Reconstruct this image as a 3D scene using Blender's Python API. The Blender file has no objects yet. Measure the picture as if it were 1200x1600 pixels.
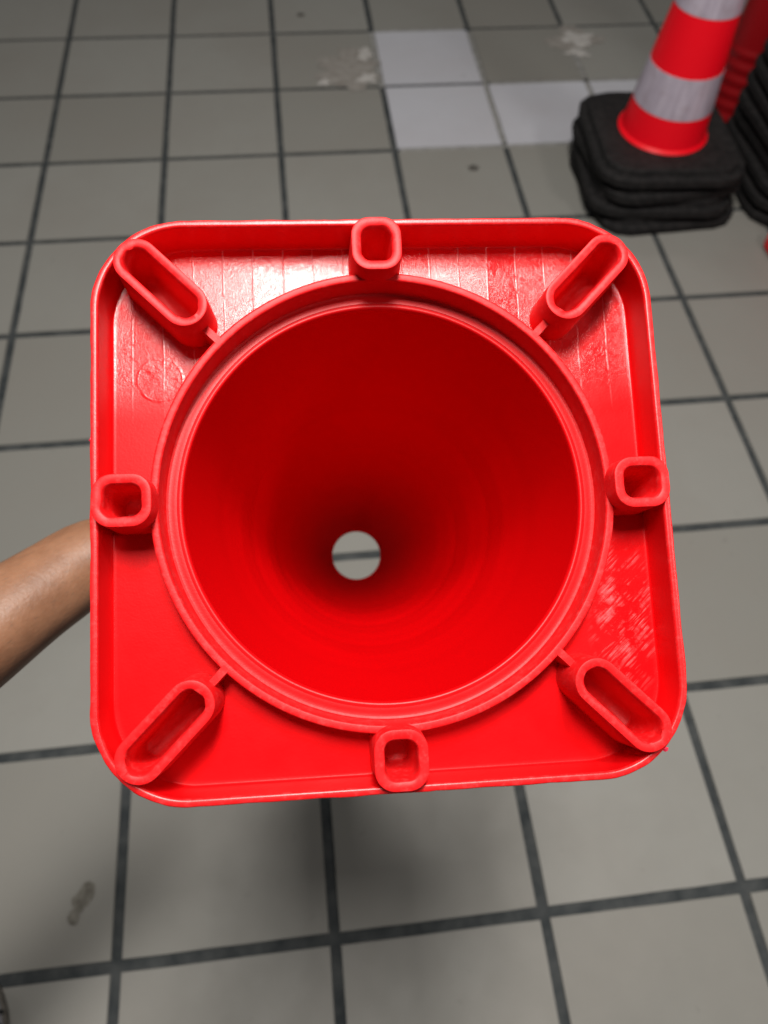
import bpy, math, random
import numpy as np
from mathutils import Vector, Matrix, noise
random.seed(7)
R = math.radians
SC = bpy.context.scene
COL = SC.collection

# ------------------------------------------------------------------ camera
T = 0.335                                     # pitch of the floor tiles
CAM_R = Vector((0.99321455, -0.11174154, 0.03222872))
CAM_D = Vector((-0.07925897, -0.85318819, -0.51554625))
CAM_F = Vector((0.0851051, 0.50949362, -0.85625544))
CAM_C = Vector((0.36390598, -0.03736879, 1.35326523))
cam = bpy.data.cameras.new('camera')
cam_o = bpy.data.objects.new('camera', cam)
COL.objects.link(cam_o)
m = Matrix((CAM_R, -CAM_D, -CAM_F)).transposed().to_4x4()
m.translation = CAM_C
cam_o.matrix_world = m
cam.sensor_fit = 'HORIZONTAL'
cam.sensor_width = 36.0
cam.lens = 36.0 * 1173.83 / 1200.0
cam.clip_start = 0.01
cam.clip_end = 100
cam.dof.use_dof = True
cam.dof.focus_distance = 0.392
cam.dof.aperture_fstop = 9.5
SC.camera = cam_o

# ------------------------------------------------------------------ world, lamps, exposure
w = bpy.data.worlds.new('World'); SC.world = w; w.use_nodes = True
bg = w.node_tree.nodes['Background']
bg.inputs[0].default_value = (0.86, 0.93, 1.0, 1)
bg.inputs[1].default_value = 0.06

def ceiling_lamp(name, loc, sx, sy, watts, color=(1, 0.97, 0.92), rotz=0):
    l = bpy.data.lights.new(name, 'AREA'); l.shape = 'RECTANGLE'
    l.size = sx; l.size_y = sy; l.energy = watts; l.color = color
    o = bpy.data.objects.new(name, l); COL.objects.link(o)
    o.location = loc; o.rotation_euler = (0, 0, rotz)
    return o
ceiling_lamp('ceiling_lamp', (0.31, 0.17, 2.85), 0.32, 0.50, 46)
ceiling_lamp('ceiling_lamp', (0.56, 0.58, 2.85), 0.30, 0.30, 42)
ceiling_lamp('ceiling_lamp', (-2.0, 0.9, 2.85), 0.5, 0.5, 4)
ceiling_lamp('ceiling_lamp', (2.4, -0.5, 2.85), 0.5, 0.5, 28)
ceiling_lamp('ceiling_lamp', (0.4, 3.6, 2.85), 0.5, 0.5, 12)

SC.view_settings.view_transform = 'Standard'
SC.view_settings.look = 'None'
SC.view_settings.exposure = 0.0
SC.view_settings.gamma = 1.0
SC.view_settings.use_curve_mapping = False

# ------------------------------------------------------------------ node helpers
def mat(name):
    mt = bpy.data.materials.new(name); mt.use_nodes = True
    nt = mt.node_tree
    return mt, nt, nt.nodes['Principled BSDF']
def N(nt, typ, **kw):
    n = nt.nodes.new(typ)
    for k, v in kw.items(): setattr(n, k, v)
    return n
def LK(nt, a, b): nt.links.new(a, b)
def val(nt, op, a, b=None, c=None, clamp=False):
    n = N(nt, 'ShaderNodeMath', operation=op); n.use_clamp = clamp
    for i, x in enumerate((a, b, c)):
        if x is None: continue
        if isinstance(x, (int, float)): n.inputs[i].default_value = x
        else: LK(nt, x, n.inputs[i])
    return n.outputs[0]
def mixc(nt, fac, a, b, mode='MIX'):
    n = N(nt, 'ShaderNodeMix', data_type='RGBA', blend_type=mode)
    for s, x in ((n.inputs[0], fac), (n.inputs[6], a), (n.inputs[7], b)):
        if isinstance(x, (int, float)): s.default_value = x
        elif isinstance(x, tuple): s.default_value = x if len(x) == 4 else (*x, 1)
        else: LK(nt, x, s)
    return n.outputs[2]
def ramp(nt, x, stops):
    n = N(nt, 'ShaderNodeValToRGB')
    e = n.color_ramp.elements
    while len(e) < len(stops): e.new(0.5)
    for el, (p, c) in zip(e, stops):
        el.position = p; el.color = c if isinstance(c, tuple) else (c, c, c, 1)
    LK(nt, x, n.inputs[0]); return n.outputs[0]
def noise_tex(nt, vec, scale, detail=4, rough=0.55, dist=0.0, dim='3D'):
    n = N(nt, 'ShaderNodeTexNoise'); n.inputs['Scale'].default_value = scale
    n.inputs['Detail'].default_value = detail; n.inputs['Roughness'].default_value = rough
    n.inputs['Distortion'].default_value = dist
    LK(nt, vec, n.inputs['Vector']); return n.outputs[0]
def bump(nt, h, strength, dist, prev=None):
    n = N(nt, 'ShaderNodeBump'); n.inputs['Strength'].default_value = strength
    n.inputs['Distance'].default_value = dist; LK(nt, h, n.inputs['Height'])
    if prev is not None: LK(nt, prev, n.inputs['Normal'])
    return n.outputs[0]
def mapping(nt, vec, scale=(1, 1, 1), rot=(0, 0, 0), loc=(0, 0, 0)):
    n = N(nt, 'ShaderNodeMapping'); n.inputs['Scale'].default_value = scale
    n.inputs['Rotation'].default_value = rot; n.inputs['Location'].default_value = loc
    LK(nt, vec, n.inputs['Vector']); return n.outputs[0]
def objco(nt): return N(nt, 'ShaderNodeTexCoord').outputs['Object']
def geo_pos(nt): return N(nt, 'ShaderNodeNewGeometry').outputs['Position']

# ------------------------------------------------------------------ materials
RED = (0.66, 0.0010, 0.003)
def red_plastic(name, kind='plain', rough=0.36, col=RED, spec=0.5, sheen=0.0):
    mt, nt, p = mat(name)
    co = objco(nt)
    n1 = noise_tex(nt, co, 60, 5, 0.6)
    n2 = noise_tex(nt, co, 900, 2, 0.5)
    c = mixc(nt, val(nt, 'MULTIPLY', n1, 0.22), col, (col[0]*0.84, col[1], col[2]))
    r = val(nt, 'ADD', rough - 0.07, val(nt, 'MULTIPLY', n1, 0.14))
    nrm = bump(nt, n2, 0.16, 0.0003)
    nrm = bump(nt, n1, 0.10, 0.0006, nrm)
    if kind == 'cut':          # rough moulding edges left whitish by the mould split
        sc = noise_tex(nt, mapping(nt, co, (1, 1, 1)), 240, 4, 0.7)
        f = ramp(nt, sc, [(0.50, 0.0), (0.68, 1.0)])
        c = mixc(nt, val(nt, 'MULTIPLY', f, 0.05), c, (0.95, 0.42, 0.42))
        c = mixc(nt, 0.012, c, (0.95, 0.5, 0.5))
        r = val(nt, 'ADD', r, 0.10)
        nrm = bump(nt, sc, 0.15, 0.0002, nrm)
    if kind == 'tray':
        S = 0.148
        sep = N(nt, 'ShaderNodeSeparateXYZ'); LK(nt, co, sep.inputs[0])
        x, y = sep.outputs[0], sep.outputs[1]
        # milling passes of the mould: narrow strips, each with its own slight tilt
        wob = val(nt, 'MULTIPLY', noise_tex(nt, co, 35, 3), 0.0022)
        u = val(nt, 'DIVIDE', val(nt, 'ADD', x, wob), 0.0165)
        saw = val(nt, 'FRACT', u)
        cell = val(nt, 'FLOOR', u)
        wn = N(nt, 'ShaderNodeTexWhiteNoise', noise_dimensions='1D'); LK(nt, cell, wn.inputs['W'])
        til = val(nt, 'MULTIPLY', saw, val(nt, 'SUBTRACT', wn.outputs[0], 0.35))
        topmask = ramp(nt, val(nt, 'DIVIDE', y, S), [(0.30, 0.0), (0.50, 1.0)])
        topmask.node.color_ramp.interpolation = 'EASE'
        nrm = bump(nt, val(nt, 'MULTIPLY', til, topmask), 0.8, 0.0014, nrm)
        ridge = ramp(nt, val(nt, 'ABSOLUTE', val(nt, 'SUBTRACT', saw, 0.5)), [(0.46, 0.0), (0.495, 1.0)])
        rbk = ramp(nt, noise_tex(nt, co, 150, 3, 0.6), [(0.38, 0.0), (0.5, 1.0)])
        rline = val(nt, 'MULTIPLY', val(nt, 'MULTIPLY', ridge, rbk), topmask)
        c = mixc(nt, val(nt, 'MULTIPLY', rline, 0.22), c, (0.95, 0.45, 0.45))
        nrm = bump(nt, rline, 0.3, 0.0003, nrm)
        arcs = noise_tex(nt, co, 260, 3, 0.6, 3.0)
        nrm = bump(nt, val(nt, 'MULTIPLY', ramp(nt, arcs, [(0.46, 0.0), (0.5, 1.0), (0.54, 0.0)]), topmask), 0.2, 0.0001, nrm)
        # swirls and smears
        sw = noise_tex(nt, co, 75, 5, 0.6, 2.2)
        swr = ramp(nt, sw, [(0.42, 0.0), (0.5, 1.0), (0.58, 0.0)])
        nrm = bump(nt, val(nt, 'MULTIPLY', swr, topmask), 0.16, 0.00018, nrm)
        r = mixc(nt, topmask, val(nt, 'ADD', r, 0.03), val(nt, 'ADD', val(nt, 'ADD', val(nt, 'MULTIPLY', sw, 0.20), 0.10), val(nt, 'MULTIPLY', wn.outputs[0], 0.08)))
        # hatched scuff in the lower right of the tray
        dx = val(nt, 'SUBTRACT', x, 0.86 * S); dy = val(nt, 'SUBTRACT', y, -0.46 * S)
        dd = val(nt, 'SQRT', val(nt, 'ADD', val(nt, 'POWER', val(nt, 'DIVIDE', dx, 0.15 * S), 2), val(nt, 'POWER', val(nt, 'DIVIDE', dy, 0.32 * S), 2)))
        pm = ramp(nt, dd, [(0.30, 1.0), (1.0, 0.0)])
        hv = mapping(nt, mapping(nt, co, (1, 1, 1), (0, 0, R(48))), (1, 0.06, 1))
        hn = noise_tex(nt, hv, 900, 2, 0.5)
        big = noise_tex(nt, co, 120, 3, 0.6)
        hm = val(nt, 'MULTIPLY', val(nt, 'MULTIPLY', ramp(nt, hn, [(0.48, 0.0), (0.62, 1.0)]), ramp(nt, big, [(0.44, 0.0), (0.62, 1.0)])), pm)
        c = mixc(nt, val(nt, 'MULTIPLY', hm, 0.24), c, (0.95, 0.40, 0.42))
        nrm = bump(nt, hm, 0.4, 0.0005, nrm)
        # white stress scratches scattered on the tray
        fn = noise_tex(nt, mapping(nt, mapping(nt, co, (1, 1, 1), (0, 0, R(20))), (1, 0.15, 1)), 420, 3, 0.6, 1.0)
        fm = val(nt, 'MULTIPLY', ramp(nt, fn, [(0.66, 0.0), (0.72, 1.0)]), topmask)
        c = mixc(nt, val(nt, 'MULTIPLY', fm, 0.25), c, (0.95, 0.45, 0.45))
        # ejector pin circles
        for ex, ey in ((-0.80, 0.47), (0.85, -0.43)):
            ddx = val(nt, 'SUBTRACT', x, ex * S); ddy = val(nt, 'SUBTRACT', y, ey * S)
            d = val(nt, 'DIVIDE', val(nt, 'SQRT', val(nt, 'ADD', val(nt, 'MULTIPLY', ddx, ddx), val(nt, 'MULTIPLY', ddy, ddy))), 0.085 * S)
            disc = ramp(nt, val(nt, 'MULTIPLY', d, 0.5), [(0.44, 1.0), (0.47, 1.6), (0.52, 0.0)])
            disc = val(nt, 'MULTIPLY', disc, ramp(nt, big, [(0.36, 0.0), (0.56, 1.0)]))
            nrm = bump(nt, disc, 0.35, 0.0003, nrm)
    LK(nt, c, p.inputs['Base Color']); LK(nt, r, p.inputs['Roughness']); LK(nt, nrm, p.inputs['Normal'])
    p.inputs['IOR'].default_value = 1.5
    p.inputs['Specular IOR Level'].default_value = spec
    if kind == 'tray': LK(nt, mixc(nt, topmask, (0.14, 0.14, 0.14), (0.46, 0.46, 0.46)), p.inputs['Specular IOR Level'])
    p.inputs['Subsurface Weight'].default_value = 0.0
    # thin moulded polyethylene lets some light through
    tr = N(nt, 'ShaderNodeBsdfTranslucent'); tr.inputs[0].default_value = (0.9, 0.01, 0.012, 1)
    mx = N(nt, 'ShaderNodeMixShader'); mx.inputs[0].default_value = 0.16 if sheen else 0.04
    out = nt.nodes['Material Output']
    LK(nt, p.outputs[0], mx.inputs[1]); LK(nt, tr.outputs[0], mx.inputs[2]); LK(nt, mx.outputs[0], out.inputs[0])
    if sheen:
        gl = N(nt, 'ShaderNodeBsdfGlossy'); gl.inputs['Color'].default_value = (0.85, 0.03, 0.03, 1); gl.inputs['Roughness'].default_value = 0.38
        m2 = N(nt, 'ShaderNodeMixShader'); m2.inputs[0].default_value = sheen
        LK(nt, mx.outputs[0], m2.inputs[1]); LK(nt, gl.outputs[0], m2.inputs[2]); LK(nt, m2.outputs[0], out.inputs[0])
    return mt
M_RED = red_plastic('red_plastic')
M_CUT = red_plastic('red_plastic_moulded_edge', 'cut', 0.36, spec=0.24)
M_RIM = red_plastic('red_plastic_rim', 'cut', 0.26, spec=0.5)
M_TRAY = red_plastic('red_plastic_tray', 'tray', 0.36, spec=0.40)
M_BODY = red_plastic('red_plastic_cone', 'plain', 0.62, (0.66, 0.0012, 0.003), spec=0.0, sheen=0.16)
M_LIP = red_plastic('red_plastic_lip', 'plain', 0.42, spec=0.34)
M_BACKRED = red_plastic('red_vinyl', 'plain', 0.45, (0.90, 0.002, 0.012), spec=0.25)
M_POST = red_plastic('dull_red_plastic', 'plain', 0.5, (0.30, 0.003, 0.006), spec=0.25)

def tile_mat(name, col, var):
    mt, nt, p = mat(name)
    oi = N(nt, 'ShaderNodeObjectInfo')
    pos = geo_pos(nt)
    big = noise_tex(nt, pos, 2.2, 4, 0.6)
    mid = noise_tex(nt, pos, 14, 5, 0.65)
    fine = noise_tex(nt, pos, 320, 3, 0.6)
    spots = noise_tex(nt, pos, 42, 2, 0.5)
    c = mixc(nt, val(nt, 'MULTIPLY', oi.outputs['Random'], var), col, (col[0]*0.70, col[1]*0.68, col[2]*0.65))
    c = mixc(nt, val(nt, 'MULTIPLY', ramp(nt, big, [(0.42, 0.0), (0.68, 1.0)]), 0.55), c, (col[0]*0.82, col[1]*0.77, col[2]*0.74))
    c = mixc(nt, val(nt, 'MULTIPLY', mid, 0.38), c, tuple(x * 0.70 for x in col))
    c = mixc(nt, val(nt, 'MULTIPLY', ramp(nt, spots, [(0.70, 0.0), (0.78, 1.0)]), 0.28), c, (0.10, 0.09, 0.08))
    c = mixc(nt, val(nt, 'MULTIPLY', fine, 0.14), c, tuple(x * 1.25 for x in col))
    LK(nt, c, p.inputs['Base Color'])
    LK(nt, val(nt, 'ADD', 0.42, val(nt, 'MULTIPLY', mid, 0.26)), p.inputs['Roughness'])
    nrm = bump(nt, fine, 0.10, 0.0006)
    nrm = bump(nt, big, 0.10, 0.02, nrm)
    LK(nt, nrm, p.inputs['Normal'])
    p.inputs['Specular IOR Level'].default_value = 0.35
    return mt
M_TILE = tile_mat('grey_ceramic_tile', (0.222, 0.216, 0.197), 0.70)
M_WTILE = tile_mat('white_ceramic_tile', (0.42, 0.42, 0.455), 0.3)
def rough_mat(name, c1, c2, scale, rough=0.85, b=0.4, bd=0.002):
    mt, nt, p = mat(name)
    pos = geo_pos(nt)
    n = noise_tex(nt, pos, scale, 6, 0.65)
    LK(nt, mixc(nt, ramp(nt, n, [(0.35, 0.0), (0.65, 1.0)]), c1, c2), p.inputs['Base Color'])
    p.inputs['Roughness'].default_value = rough
    LK(nt, bump(nt, n, b, bd), p.inputs['Normal'])
    p.inputs['Specular IOR Level'].default_value = 0.25
    return mt
M_GROUT = rough_mat('dark_grout', (0.022, 0.026, 0.028), (0.055, 0.058, 0.058), 26)
M_PALEGROUT = rough_mat('pale_grout', (0.16, 0.155, 0.145), (0.25, 0.245, 0.235), 40)
M_CEMENT = rough_mat('dried_cement', (0.17, 0.152, 0.135), (0.25, 0.235, 0.215), 45, 0.9, 0.5, 0.003)
M_CEMENT2 = rough_mat('pale_plaster', (0.30, 0.285, 0.27), (0.40, 0.38, 0.36), 50, 0.9, 0.5, 0.003)
M_DIRT = rough_mat('dark_dirt', (0.05, 0.048, 0.042), (0.10, 0.09, 0.08), 60, 0.9)
M_STAIN = rough_mat('dried_stain', (0.075, 0.068, 0.055), (0.15, 0.14, 0.12), 90, 0.7)
M_RUBBER = rough_mat('black_rubber', (0.004, 0.0038, 0.004), (0.016, 0.014, 0.014), 60, 0.80, 0.3, 0.001)
M_RETRO, nt_, p_ = mat('silver_reflective_film')
co_ = objco(nt_)
st_ = noise_tex(nt_, mapping(nt_, co_, (1, 1, 0.06)), 55, 4, 0.65)
sm_ = noise_tex(nt_, co_, 30, 4, 0.6)
c_ = mixc(nt_, ramp(nt_, st_, [(0.35, 0.0), (0.65, 1.0)]), (0.40, 0.345, 0.42), (0.52, 0.46, 0.54))
c_ = mixc(nt_, val(nt_, 'MULTIPLY', ramp(nt_, sm_, [(0.5, 0.0), (0.7, 1.0)]), 0.4), c_, (0.30, 0.22, 0.24))
LK(nt_, c_, p_.inputs['Base Color']); p_.inputs['Roughness'].default_value = 0.38; p_.inputs['Metallic'].default_value = 0.15
def skin_mat():
    mt, nt, p = mat('skin')
    co = objco(nt)
    n1 = ramp(nt, noise_tex(nt, co, 30, 6, 0.7), [(0.3, 0.0), (0.7, 1.0)]); n2 = noise_tex(nt, co, 420, 3, 0.6)
    hv = mapping(nt, mapping(nt, co, (1, 1, 1), (0, 0, R(55))), (1, 0.12, 1))
    n3 = noise_tex(nt, hv, 500, 2)
    c = mixc(nt, n1, (0.165, 0.072, 0.036), (0.265, 0.128, 0.070))
    c = mixc(nt, val(nt, 'MULTIPLY', ramp(nt, n3, [(0.60, 0.0), (0.70, 1.0)]), 0.35), c, (0.10, 0.06, 0.04))
    LK(nt, c, p.inputs['Base Color'])
    p.inputs['Roughness'].default_value = 0.5
    p.inputs['Subsurface Weight'].default_value = 0.15
    p.inputs['Subsurface Radius'].default_value = (0.008, 0.003, 0.0015)
    p.inputs['Subsurface Scale'].default_value = 1.0
    LK(nt, bump(nt, n1, 0.14, 0.0015, bump(nt, n2, 0.3, 0.001)), p.inputs['Normal'])
    return mt
M_SKIN = skin_mat()
M_SHOE = rough_mat('pale_grey_fabric', (0.26, 0.26, 0.29), (0.34, 0.34, 0.37), 200, 0.8, 0.3, 0.001)
M_SOLE = rough_mat('dark_grey_rubber', (0.10, 0.092, 0.08), (0.15, 0.138, 0.12), 80, 0.8)
M_LACE = rough_mat('black_trim', (0.006, 0.006, 0.006), (0.012, 0.012, 0.012), 80, 0.6)

# ------------------------------------------------------------------ mesh helpers
def mesh(name, vs, fs, sharp=35, smooth=True):
    me = bpy.data.meshes.new(name)
    me.from_pydata([tuple(v) for v in vs], [], fs); me.validate(); me.update()
    if smooth:
        me.shade_smooth()
        if sharp: me.set_sharp_from_angle(angle=R(sharp))
    return me
def obj(name, me, mt, parent=None):
    if mt is not None and not me.materials: me.materials.append(mt)
    o = bpy.data.objects.new(name, me); COL.objects.link(o)
    if parent is not None: o.parent = parent
    return o
def tag(o, label=None, cat=None, group=None, kind=None):
    for k, v in (('label', label), ('category', cat), ('group', group), ('kind', kind)):
        if v: o[k] = v
    return o
def empty(name, loc=(0, 0, 0), rotz=0):
    e = bpy.data.objects.new(name, None); COL.objects.link(e)
    e.empty_display_size = 0.02; e.location = loc; e.rotation_euler = (0, 0, rotz); return e
def bridge(loops, closed=True, cap0=False, cap1=False):
    """loops: list of equal-length point lists -> verts, faces"""
    n = len(loops[0]); vs = [p for l in loops for p in l]; fs = []
    for i in range(len(loops) - 1):
        for j in range(n):
            k = (j + 1) % n
            fs.append((i*n + j, i*n + k, (i+1)*n + k, (i+1)*n + j))
    if cap0: fs.append(tuple(range(n))[::-1])
    if cap1: b = (len(loops) - 1) * n; fs.append(tuple(range(b, b + n)))
    return vs, fs
def circle(r, z, n=160): return [(r*math.cos(2*math.pi*i/n), r*math.sin(2*math.pi*i/n), z) for i in range(n)]
def lathe(prof, n=160): return bridge([circle(r, z, n) for r, z in prof])
def rrect(hx, hy, rc, z, arc=10, edge=14, dx=0, dy=0):
    rc = max(min(rc, hx - 1e-4, hy - 1e-4), 1e-4); pts = []
    for sx, sy, a0 in ((1, 1, 0), (-1, 1, 90), (-1, -1, 180), (1, -1, 270)):
        cx, cy = sx*(hx - rc), sy*(hy - rc)
        for i in range(arc + 1):
            a = R(a0 + 90*i/arc); pts.append((cx + rc*math.cos(a) + dx, cy + rc*math.sin(a) + dy, z))
        # straight run to the next corner
        a = R(a0 + 90); nx = {0: (-1, 1), 90: (-1, -1), 180: (1, -1), 270: (1, 1)}[a0]
        ex, ey = nx[0]*(hx - rc) + rc*math.cos(a) + dx, nx[1]*(hy - rc) + rc*math.sin(a) + dy
        sx0, sy0, _ = pts[-1]
        for i in range(1, edge):
            t = i/edge; pts.append((sx0 + (ex - sx0)*t, sy0 + (ey - sy0)*t, z))
    return pts
def scl(vs, s): return [(x*s, y*s, z*s) for x, y, z in vs]

# ------------------------------------------------------------------ the floor: grout bed and one tile per object
G = 0.044                                     # joint width in tiles
floor = obj('floor', mesh('floor', [(-4, -3, -0.010), (7, -3, -0.010), (7, 7, -0.010), (-4, 7, -0.010)], [(0, 1, 2, 3)]), M_GROUT)
tag(floor, 'tiled floor of grey ceramic squares with dark joints', None, None, 'structure')
grout = obj('grout', mesh('grout', [(-4, -3, -0.0035), (7, -3, -0.0035), (7, 7, -0.0035), (-4, 7, -0.0035)], [(0, 1, 2, 3)]), M_GROUT, floor)
def tile_mesh(name, seed):
    rnd = random.Random(seed); h = T*(1 - G)/2; c = 0.0016; n = 5; per = []
    for ax, ay, bx, by in ((-1, -1, 1, -1), (1, -1, 1, 1), (1, 1, -1, 1), (-1, 1, -1, -1)):
        for k in range(n):
            t = k/n + (rnd.uniform(-.06, .06) if k else 0); per.append((ax + (bx - ax)*t, ay + (by - ay)*t))
    def lp(inset, z, amp):
        return [((h - inset + rnd.uniform(-amp, amp*.3))*x, (h - inset + rnd.uniform(-amp, amp*.3))*y, z) for x, y in per]
    vs, fs = bridge([lp(0, -0.009, 0.0008), lp(c, 0, 0.0009)], cap1=True)
    return mesh(name, vs, fs, 20)
me_ts = [tile_mesh('tile', k) for k in range(6)]
me_ws = [tile_mesh('white_tile', k + 50) for k in range(4)]
for k in me_ts: k.materials.append(M_TILE)
for k in me_ws: k.materials.append(M_WTILE)
WHITE = {(2, 7), (2, 6), (3, 6), (4, 6)}
for i in range(-6, 12):
    for j in range(-3, 13):
        wt = (i, j) in WHITE
        o = obj('white_tile' if wt else 'tile', random.choice(me_ws if wt else me_ts), None, floor)
        o.location = ((i + 0.5)*T + random.uniform(-0.0006, 0.0006), (j + 0.5)*T + random.uniform(-0.0006, 0.0006), random.uniform(-0.0004, 0.0004))
        o.rotation_euler = (random.uniform(-1, 1)*0.0014, random.uniform(-1, 1)*0.0014, random.uniform(-1, 1)*0.0022 + random.choice((0, 1, 2, 3))*math.pi/2)
def grout_strip(x0, y0, x1, y1):
    g = G*T*0.5*1.02
    if abs(x1 - x0) > abs(y1 - y0): a = (x0*T, y0*T - g, x1*T, y1*T + g)
    else: a = (x0*T - g, y0*T, x1*T + g, y1*T)
    z = -0.0012
    obj('grout_strip', mesh('grout_strip', [(a[0], a[1], z), (a[2], a[1], z), (a[2], a[3], z), (a[0], a[3], z)], [(0, 1, 2, 3)]), M_PALEGROUT, floor)
for a in ((3, 6.05, 3, 7.95), (2, 6.98, 2, 7.98), (2.02, 8, 2.95, 8), (4, 6.05, 4, 7.9), (2.05, 6, 4.6, 6), (3.05, 7, 4.98, 7)):
    grout_strip(*a)

# dried spills on the floor: thin uneven crusts
def blotch(name, cx, cy, rx, ry, mt, label, seed, h=0.0025, ragged=0.5, n=44, rings=6, rot=0, cat='stain', parent=None, group=None):
    rnd = random.Random(seed); off = Vector((seed*3.1, seed*1.7, 0))
    loops = []
    for k in range(rings + 1):
        t = k/rings; l = []
        for i in range(n):
            a = 2*math.pi*i/n
            e = 1 + ragged*(noise.noise(Vector((math.cos(a)*1.3, math.sin(a)*1.3, seed*7.7))) + 0.6*noise.noise(Vector((math.cos(a)*4, math.sin(a)*4, seed*3.3))))
            x, y = math.cos(a)*rx*t*e, math.sin(a)*ry*t*e
            x, y = x*math.cos(rot) - y*math.sin(rot), x*math.sin(rot) + y*math.cos(rot)
            z = (0 if t == 1 else h*(0.55 + 0.6*noise.noise(Vector((x*60, y*60, seed)))) * min(1, (1 - t)*3))
            l.append((x, y, z + 0.0004))
        loops.append(l)
    vs, fs = bridge(loops)
    o = obj(name, mesh(name, vs, fs, 60), mt, parent)
    if parent is None: o.location = (cx*T, cy*T, 0.0007)
    else: o.location = (cx*T - parent.location[0], cy*T - parent.location[1], 0.0012)
    if label: tag(o, label, cat, group)
    return o
b = blotch('cement_smear', 1.70, 7.32, 0.105, 0.095, M_CEMENT, 'brownish dried cement smear beside the white floor tiles', 3, 0.002, 0.8)
blotch('pale_patch', 1.86, 7.12, 0.030, 0.022, M_CEMENT2, None, 5, 0.0035, 0.8, parent=b)
blotch('pale_patch', 1.88, 7.55, 0.028, 0.035, M_CEMENT2, None, 8, 0.0035, 0.8, parent=b)
blotch('pale_patch', 1.45, 7.08, 0.020, 0.018, M_CEMENT2, None, 9, 0.0035, 0.8, parent=b)
b = blotch('plaster_splash', 4.08, 7.70, 0.080, 0.075, M_CEMENT, 'pale plaster splash on the floor behind the striped cone', 12, 0.0025, 0.8)
blotch('pale_patch', 4.10, 7.76, 0.060, 0.045, M_CEMENT2, None, 14, 0.0035, 0.9, parent=b)
blotch('pale_patch', 4.02, 7.48, 0.030, 0.028, M_CEMENT2, None, 15, 0.0035, 0.9, parent=b)
blotch('dark_spot', 2.66, 5.70, 0.017, 0.015, M_DIRT, 'small dark spot of dirt on the grey tile below the white tiles', 21, 0.001, 0.4)
blotch('dark_speck', 1.3, 8.35, 0.014, 0.012, M_DIRT, 'tiny dark speck at the top of the floor', 22, 0.001, 0.4)
b = blotch('dried_stain', -0.17, 0.30, 0.013, 0.020, M_STAIN, 'small brown dried stain on the tile at lower left', 25, 0.0006, 0.4, rot=R(-25))
blotch('stain_tail', -0.205, 0.225, 0.009, 0.012, M_STAIN, None, 27, 0.0006, 0.4, parent=b)

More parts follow.
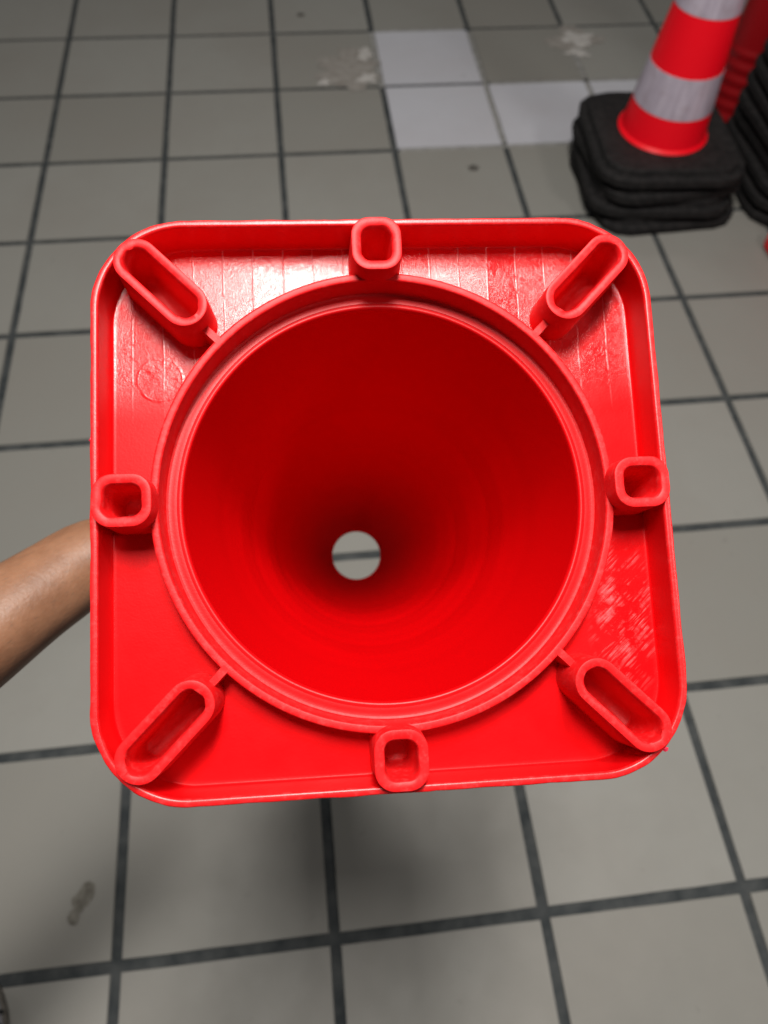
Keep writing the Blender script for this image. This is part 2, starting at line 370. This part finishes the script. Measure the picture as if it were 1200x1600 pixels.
# ------------------------------------------------------------------ the held red cone, seen from below
S = 0.148
def cone_meshes():
    """local frame: x right, y up in the tray, z out of the open end; sizes in half sides of the base"""
    out = {}
    # tray
    A, E = 34, 60
    def rs(h, z, rc=None, jit=0.0, sd=0):
        rc = 0.32 - (1 - h) if rc is None else rc
        l = rrect(h, h, rc, z, A, E)
        if jit:
            q = []
            for x, y, zz in l:
                k = 1 + jit*noise.noise(Vector((x*9, y*9, sd))) + 0.5*jit*noise.noise(Vector((x*31, y*31, sd + 5)))
                q.append((x*k, y*k, zz))
            l = q
        return l
    def cl(r, z):
        return [(r*x/math.hypot(x, y), r*y/math.hypot(x, y), z) for x, y, _ in rs(0.96, 0)]
    base0 = rs(0.963, -0.162)
    def lerp(a, b_, t): return [tuple(p + (q - p)*t for p, q in zip(u, v)) for u, v in zip(a, b_)]
    c0 = cl(0.806, -0.162)
    L = [lerp(c0, base0, k/24) for k in range(25)] + [rs(0.9660, -0.1610)]
    vs, fs = bridge(L)
    def inside(v):
        x, y = abs(v[0]), abs(v[1])
        if x < y: x, y = y, x
        qx, qy = abs(x - 0.888), y                                     # socket on the axis
        dx_, dy_ = max(qx - 0.032, 0), max(qy - 0.023, 0)
        if math.hypot(dx_, dy_) < 0.062: return True
        u, w_ = (x + y)/math.sqrt(2) - 0.75405*math.sqrt(2), (x - y)/math.sqrt(2)   # slot on the diagonal
        return math.hypot(max(abs(u) - 0.114, 0), w_) < 0.074
    ins = [inside(v) for v in vs]
    fs = [f for f in fs if not all(ins[k] for k in f)]
    out['tray_floor'] = (scl(vs, S), fs)
    L = [rs(0.9660, -0.1610), rs(0.9695, -0.1585), rs(0.9715, -0.152), rs(0.973, -0.10), rs(0.9740, -0.04), rs(0.975, -0.012)]
    vs, fs = bridge(L); out['tray_wall'] = (scl(vs, S), fs)
    L = [rs(0.975, -0.012), rs(0.976, -0.005), rs(0.979, -0.0012), rs(0.983, 0.0), rs(0.994, 0.0, None, .002, 1),
         rs(0.9985, -0.0015, None, .003, 1), rs(1.001, -0.006, None, .003, 1), rs(1.002, -0.015, None, .002, 1), rs(1.0, -0.17), rs(0.994, -0.20),
         rs(0.98, -0.212), rs(0.90, -0.214), cl(0.745, -0.214)]
    vs, fs = bridge(L); out['rim'] = (scl(vs, S), fs)
    # ring collar around the mouth
    prof = [(0.8245, -0.166), (0.8205, -0.159), (0.8175, -0.056), (0.8165, -0.049), (0.813, -0.0455), (0.809, -0.045), (0.794, -0.045), (0.790, -0.0465),
            (0.7875, -0.051), (0.7865, -0.058), (0.7835, -0.140), (0.781, -0.149), (0.774, -0.152)]
    vs, fs = lathe(prof, 192); out['collar'] = (scl(vs, S), fs)
    # cone body: shoulder, bead, inside wall, tip opening, outside wall
    pr = [(0.7745, -0.152), (0.764, -0.1535), (0.7575, -0.1520), (0.745, -0.1525), (0.7435, -0.1545), (0.739, -0.1535), (0.7345, -0.1520), (0.730, -0.1530), (0.7265, -0.1565), (0.7245, -0.1625), (0.7230, -0.172)]
    vs, fs = lathe(pr, 192); out['lip'] = (scl(vs, S), fs)
    pr = [pr[-1]]
    def ri(z):
        d = -z
        r = 0.723 - 0.1788*(d - 0.172)
        r += 0.0035*math.exp(-((d - 0.30)/0.05)**2)*0
        for c, a, wd in ((0.62, .002, .06), (0.85, -.003, .05), (1.05, .005, .05), (1.28, -.004, .06), (1.52, .006, .05), (1.80, -.004, .06), (2.08, .004, .05)):
            r += a*math.exp(-((d - c)/wd)**2)
        return r
    z = -0.20
    while z > -2.95:
        pr.append((ri(z), z)); z -= 0.03
    pr += [(0.214, -2.98), (0.206, -3.04), (0.197, -3.075), (0.187, -3.09), (0.181, -3.095), (0.179, -3.10), (0.182, -3.106), (0.195, -3.112), (0.222, -3.105), (0.232, -3.08), (0.236, -3.0)]
    for zz in np.linspace(-2.9, -0.30, 40): pr.append((ri(zz) + 0.022, float(zz)))
    pr += [(0.715, -0.24), (0.735, -0.216)]
    vs, fs = lathe(pr, 192); out['cone_body'] = (scl(vs, S), fs)
    # sockets
    def tube(hx, hy, rc, ix, iy, irc, zt, zb, zi, draft=0.006, arc=9, edge=4, sd=0):
        def wob(l, amp):
            return [(x*(1 + amp*noise.noise(Vector((x*30 + sd, y*30, 3)))), y*(1 + amp*noise.noise(Vector((x*30, y*30 + sd, 9)))), zz) for x, y, zz in l]
        b = 0.0025
        L = [rrect(hx + draft, hy + draft, rc + draft, zb, arc, edge), rrect(hx, hy, rc, zt - b, arc, edge), rrect(hx - b*.3, hy - b*.3, rc, zt - b*.3, arc, edge), rrect(hx - b, hy - b, rc, zt, arc, edge),
             wob(rrect(ix + .003, iy + .003, irc, zt, arc, edge), .05), wob(rrect(ix - .001, iy - .001, irc, zt - .004, arc, edge), .05), rrect(ix - .004, iy - .004, irc, zt - .03, arc, edge), rrect(ix - .012, iy - .012, irc, zi + .012, arc, edge), rrect(ix - .024, iy - .024, max(irc - .02, .01), zi, arc, edge)]
        return bridge(L, cap1=True)
    out['socket'] = [(scl(v, S), f) for v, f in (tube(0.098, 0.089, 0.066, 0.066, 0.057, 0.036, 0.040, -0.167, -0.206, sd=k*4.7) for k in range(4))]
    out['slot'] = [(scl(v, S), f) for v, f in (tube(0.192, 0.0785, 0.078, 0.163, 0.0495, 0.049, 0.040, -0.167, -0.206, arc=14, sd=k*3.1 + 20) for k in range(4))]
    L = [rrect(0.042, 0.0145, 0.002, -0.167, 2, 2), rrect(0.042, 0.0145, 0.002, -0.049, 2, 2), rrect(0.040, 0.0125, 0.002, -0.0445, 2, 2)]
    vs, fs = bridge(L, cap1=True); out['rib'] = (scl(vs, S), fs)
    return out
CM = cone_meshes()
MES = {}
for k in ('tray_floor', 'tray_wall', 'rim', 'collar', 'lip', 'cone_body', 'rib'):
    MES[k] = mesh(k, *CM[k], sharp=50)
for k in ('socket', 'slot'):
    MES[k] = [mesh(k, v, f, sharp=50) for v, f in CM[k]]
def red_cone(label, group=None):
    root = empty('red_traffic_cone'); tag(root, label, 'traffic cone', group)
    obj('tray_floor', MES['tray_floor'], M_TRAY, root)
    obj('tray_wall', MES['tray_wall'], M_RED, root)
    obj('rim', MES['rim'], M_RIM, root)
    obj('collar', MES['collar'], M_CUT, root)
    obj('lip', MES['lip'], M_LIP, root)
    obj('cone_body', MES['cone_body'], M_BODY, root)
    for k in range(4):
        a = k*math.pi/2
        o = obj('socket', MES['socket'][k], M_CUT, root)
        o.location = (0.888*S*math.cos(a), 0.888*S*math.sin(a), 0); o.rotation_euler = (0, 0, a)
        d = 0.75405*math.sqrt(2)*S; a += math.pi/4
        o = obj('slot', MES['slot'][k], M_CUT, root)
        o.location = (d*math.cos(a), d*math.sin(a), 0); o.rotation_euler = (0, 0, a)
        d = 0.842*S
        o = obj('rib', MES['rib'], M_CUT, root)
        o.location = (d*math.cos(a), d*math.sin(a), 0); o.rotation_euler = (0, 0, a)
    return root
held = red_cone('bright red plastic cone held up, seen into its open underside')
# pose recovered from the photograph, given in camera axes (x right, y down, z forward)
RC = Matrix(((0.9963, -0.0473, 0.0713), (-0.0379, -0.9911, -0.1273), (0.0767, 0.1242, -0.9893)))
CAMM = Matrix((CAM_R, CAM_D, CAM_F)).transposed()
def cam2w(v): return CAM_C + CAMM @ Vector(v)
mw = (CAMM @ RC).to_4x4(); mw.translation = cam2w(Vector((0.0131, -0.0679, 2.589))*S)
held.matrix_world = mw

# little burrs of mould flash on the edge of the base
def burr(x, y, z, r, seed):
    rnd = random.Random(seed); n = 9
    c = (x*S, y*S, z*S); vs = []; 
    for l, (k, dz) in enumerate(((1, 0.0), (0.7, 0.004), (0.2, 0.006))):
        for i in range(n):
            a = 2*math.pi*i/n; rr = r*S*k*rnd.uniform(0.5, 1.3)
            vs.append((c[0] + rr*math.cos(a), c[1] + rr*math.sin(a), c[2] + dz*S*rnd.uniform(.5, 1.5)))
    fs = [(l*n + i, l*n + (i + 1) % n, (l + 1)*n + (i + 1) % n, (l + 1)*n + i) for l in range(2) for i in range(n)] + [tuple(range(2*n, 3*n)), tuple(range(n))[::-1]]
    o = obj('mould_flash', mesh('mould_flash', vs, fs, 30), M_FLASH, held)
mtf, ntf, pf = mat('flash_plastic'); pf.inputs['Base Color'].default_value = (0.66, 0.03, 0.07, 1); pf.inputs['Roughness'].default_value = 0.25
M_FLASH = mtf
for a in ((-0.999, 0.22, -0.008, 0.008, 1), (0.902, -0.912, -0.012, 0.012, 2)):
    burr(*a)

# ------------------------------------------------------------------ the arm that holds it
AX = Vector((RC[0][2], RC[1][2], RC[2][2]))*-1           # cone axis in camera axes, towards the tip
C0 = Vector((0.0131, -0.0679, 2.589))*S
UX = Vector((RC[0][0], RC[1][0], RC[2][0])); UY = Vector((RC[0][1], RC[1][1], RC[2][1]))*-1     # right, down
def grip(s, ang, extra):
    """point at axial distance s (half sides), angle measured from left through down, extra m off the wall"""
    r = (0.7075 - 0.1735*(s - 0.125) + 0.026)*S + extra + 0.004
    return C0 + AX*(s*S) + (-UX*math.cos(ang) + UY*math.sin(ang))*r
pts, rad, edg = [], [], []
def P(v, r, prev=None):
    pts.append(Vector(v)); rad.append(r); i = len(pts) - 1
    if prev is not None: edg.append((prev, i))
    return i
def IM(u, v, d): return Vector(((u - 600)/1173.83*d, (v - 800)/1173.83*d, d))
sh = P((-0.40, 0.36, 0.06), (0.052, 0.052))
ua = P((-0.42, 0.29, 0.22), (0.046, 0.046), sh)
el = P((-0.415, 0.205, 0.405), (0.042, 0.040), ua)
f1 = P(IM(-150, 1072, 0.49), (0.046, 0.042), el)
f2 = P(IM(0, 968, 0.53), (0.041, 0.034), f1)
f3 = P(IM(95, 903, 0.555), (0.036, 0.033), f2)
wr = P(IM(165, 856, 0.575), (0.033, 0.031), f3)
pm = P(grip(1.45, R(5), 0.034), (0.030, 0.027), wr)
for k, (s0, ln) in enumerate(((1.16, .8), (1.36, .95), (1.56, 1.0), (1.76, .9))):
    kn = P(grip(s0, R(24), 0.016), (0.0125, 0.0125), pm)
    a1 = P(grip(s0 + .01, R(24 + 30*ln), 0.0125), (0.0098, 0.0098), kn)
    a2 = P(grip(s0 + .03, R(24 + 52*ln), 0.0105), (0.0090, 0.0090), a1)
    a3 = P(grip(s0 + .04, R(24 + 70*ln), 0.0095), (0.0078, 0.0078), a2)
t0 = P(grip(1.55, R(-18), 0.022), (0.016, 0.016), pm)
t1 = P(grip(1.70, R(-38), 0.014), (0.0125, 0.0125), t0)
t2 = P(grip(1.80, R(-58), 0.0115), (0.0105, 0.0105), t1)
me = bpy.data.meshes.new('arm'); me.from_pydata([tuple(cam2w(p)) for p in pts], edg, []); me.update()
arm = obj('person', me, None)
md = arm.modifiers.new('skin', 'SKIN'); md.use_smooth_shade = True
me.skin_vertices.new() if not me.skin_vertices else None
for i, d in enumerate(me.skin_vertices[0].data):
    d.radius = rad[i]; d.use_root = (i == sh)
sb = arm.modifiers.new('sub', 'SUBSURF'); sb.levels = 2; sb.render_levels = 2
tx = bpy.data.textures.new('muscle', 'CLOUDS'); tx.noise_scale = 0.07; tx.noise_depth = 1
dm = arm.modifiers.new('muscle', 'DISPLACE'); dm.texture = tx; dm.texture_coords = 'GLOBAL'; dm.strength = 0.005; dm.mid_level = 0.5
me.materials.append(M_SKIN)
tag(arm, 'bare forearm reaching in from the left to hold the red cone', 'person')

# ------------------------------------------------------------------ stacked striped cones with black rubber bases
BW = 0.205
def oct_loop(h, ch, z, n=5):
    return rrect(h, h, ch, z, n, 3)
def base_mesh():
    L = []
    for h, ch, z in ((0.198, 0.075, 0.0), (0.205, 0.080, 0.003), (0.205, 0.080, 0.0175), (0.201, 0.078, 0.0205), (0.187, 0.070, 0.0212), (0.185, 0.070, 0.0300), (0.181, 0.067, 0.0325)):
        L.append(rrect(h, h, ch, z, 3, 6))
    cl = [(0.123*x/math.hypot(x, y), 0.123*y/math.hypot(x, y), 0.033) for x, y, _ in rrect(.178, .178, .066, 0, 3, 6)]
    L.append(cl)
    cl2 = [(x*.92, y*.92, 0.029) for x, y, _ in cl]
    L.append(cl2)
    v, f = bridge(L); v = [(x*(.975 + .008*noise.noise(Vector((x*22, y*22, z*40)))), y*(.975 + .008*noise.noise(Vector((x*22, y*22, z*40 + 7)))), z*1.29 + .002*noise.noise(Vector((x*15, y*15, 3)))) for x, y, z in v]; return mesh('base', v, f, 30)
def body_r(z, rb, rt, h): return rb + (rt - rb)*z/h
CB_RB, CB_RT, CB_H = 0.112, 0.034, 0.72
def body_mesh():
    pr = [(0.119, 0.040), (0.1205, 0.044), (0.117, 0.048), (0.113, 0.051)]
    for i in range(1, 25): 
        z = CB_H*i/24; pr.append((body_r(z, CB_RB, CB_RT, CB_H), 0.045 + z))
    pr += [(CB_RT - 0.006, 0.045 + CB_H + 0.002), (CB_RT - 0.008, 0.045 + CB_H - 0.05)]
    v, f = lathe(pr, 72); return mesh('cone_body', v, f, 40)
def band_mesh(z0, z1):
    e = 0.0008
    pr = [(body_r(z0, CB_RB, CB_RT, CB_H) + 0.0001, 0.045 + z0)] + [(body_r(z, CB_RB, CB_RT, CB_H) + e, 0.045 + z) for z in np.linspace(z0 + .0005, z1 - .0005, 4)] + [(body_r(z1, CB_RB, CB_RT, CB_H) + 0.0001, 0.045 + z1)]
    v, f = lathe([(float(a), float(b_)) for a, b_ in pr], 72); return mesh('reflective_band', v, f, 40)
ME_B = base_mesh(); ME_C = body_mesh()
BANDS = [band_mesh(0.080, 0.178), band_mesh(0.308, 0.405), band_mesh(0.52, 0.60)]
def striped(label, group, loc, rz, full=True):
    e = empty('striped_cone', loc, rz); tag(e, label, 'traffic cone', group)
    obj('base', ME_B, M_RUBBER, e)
    if full:
        obj('cone_body', ME_C, M_BACKRED, e)
        for bm_ in BANDS: obj('reflective_band', bm_, M_RETRO, e)
    return e
g1 = 'stacked cones with black bases'
names = ('lowest black rubber cone base of the stack by the white tiles', 'second lowest black cone base of the stack by the white tiles',
         'black cone base just under the topmost cone of the stack', 'red and silver striped cone on top of the black stack')
ST = (1.368, 1.800)
for k, nm in enumerate(names):
    striped(nm, g1, (ST[0] + (0.012, -0.002, 0.004, 0.0)[k], ST[1] + (-0.014, -0.008, 0.002, 0)[k], 0.001 + 0.0425*k), R((3, -5, 4, -3)[k]), k == 3)
g2 = 'tall stack of black cone bases at the right edge'
ORD = ('lowest', 'second', 'third', 'fourth', 'fifth', 'sixth', 'seventh', 'eighth', 'ninth')
for k in range(9):
    nm = 'black based cone on top of the tall stack at the right edge' if k == 8 else ORD[k] + ' black rubber base from the floor in the tall right edge stack'
    striped(nm, g2, (1.827 + random.uniform(-.006, .006), 1.777 + random.uniform(-.006, .006), 0.001 + 0.0425*k), R(random.uniform(-4, 4)), k == 8)

# dark red ribbed post behind the stack
def post():
    e = empty('ribbed_post', (1.733, 2.115, 0)); tag(e, 'dark red ribbed plastic post behind the striped cone', 'post')
    v, f = bridge([circle(r_, z, 40) for r_, z in ((0.10, 0.0), (0.105, 0.008), (0.10, 0.02), (0.06, 0.03))], cap1=True); obj('foot', mesh('foot', v, f, 30), M_RUBBER, e)
    pr = []
    for i in range(0, 36):
        z = 0.03 + i*0.006; pr.append((0.080 + (0.0035 if (i // 3) % 2 == 0 else 0) - 0.0002*i, z))
    pr += [(0.072, 0.26), (0.060, 0.95), (0.045, 1.0), (0.01, 1.01)]
    v, f = lathe(pr, 48); obj('shaft', mesh('shaft', v, f, 40), M_POST, e)
post()

# a second red cone standing at the right edge of the frame
c2 = red_cone('red cone base whose rounded corner shows at the right edge')
c2.rotation_euler = (math.pi, 0, R(4)); c2.location = (1.778, 1.405, 0.040*S + 0.0012)

# ------------------------------------------------------------------ shoe at the lower left corner
def shoe():
    e = empty('shoe', (-0.192, -0.136, 0)); tag(e, 'pale grey shoe toe with dark sole at the bottom left corner', 'shoe')
    def outline(k, z, dy=0.0):
        l = []
        for i in range(40):
            a = 2*math.pi*i/40
            y = math.sin(a); x = math.cos(a)
            wdt = 0.050 + 0.008*y
            l.append((x*wdt*k*(1 if abs(y) < .8 else 1), y*0.145*(0.985 if k < 1 else 1)*(0.6 + 0.4*k) + dy, z))
        return l
    v, f = bridge([outline(0.94, 0.001), outline(1.0, 0.006), outline(1.0, 0.020), outline(0.96, 0.024)], cap1=True); obj('sole', mesh('sole', v, f, 40), M_SOLE, e)
    v, f = bridge([outline(0.95, 0.020), outline(0.97, 0.032), outline(0.90, 0.050), outline(0.72, 0.064, -0.012), outline(0.45, 0.078, -0.04), outline(0.2, 0.085, -0.05)], cap1=True)
    obj('upper', mesh('upper', v, f, 60), M_SHOE, e)
    for yy, zz in ((0.098, 0.0465), (0.082, 0.050)):
        v, f = bridge([rrect(0.010, 0.003, 0.0028, z, 4, 2) for z in (-0.004, 0.002)], cap1=True)
        o = obj('black_trim', mesh('black_trim', v, f, 40), M_LACE, e); o.location = (0.040, yy, zz); o.rotation_euler = (0, R(42), R(-10))
shoe()
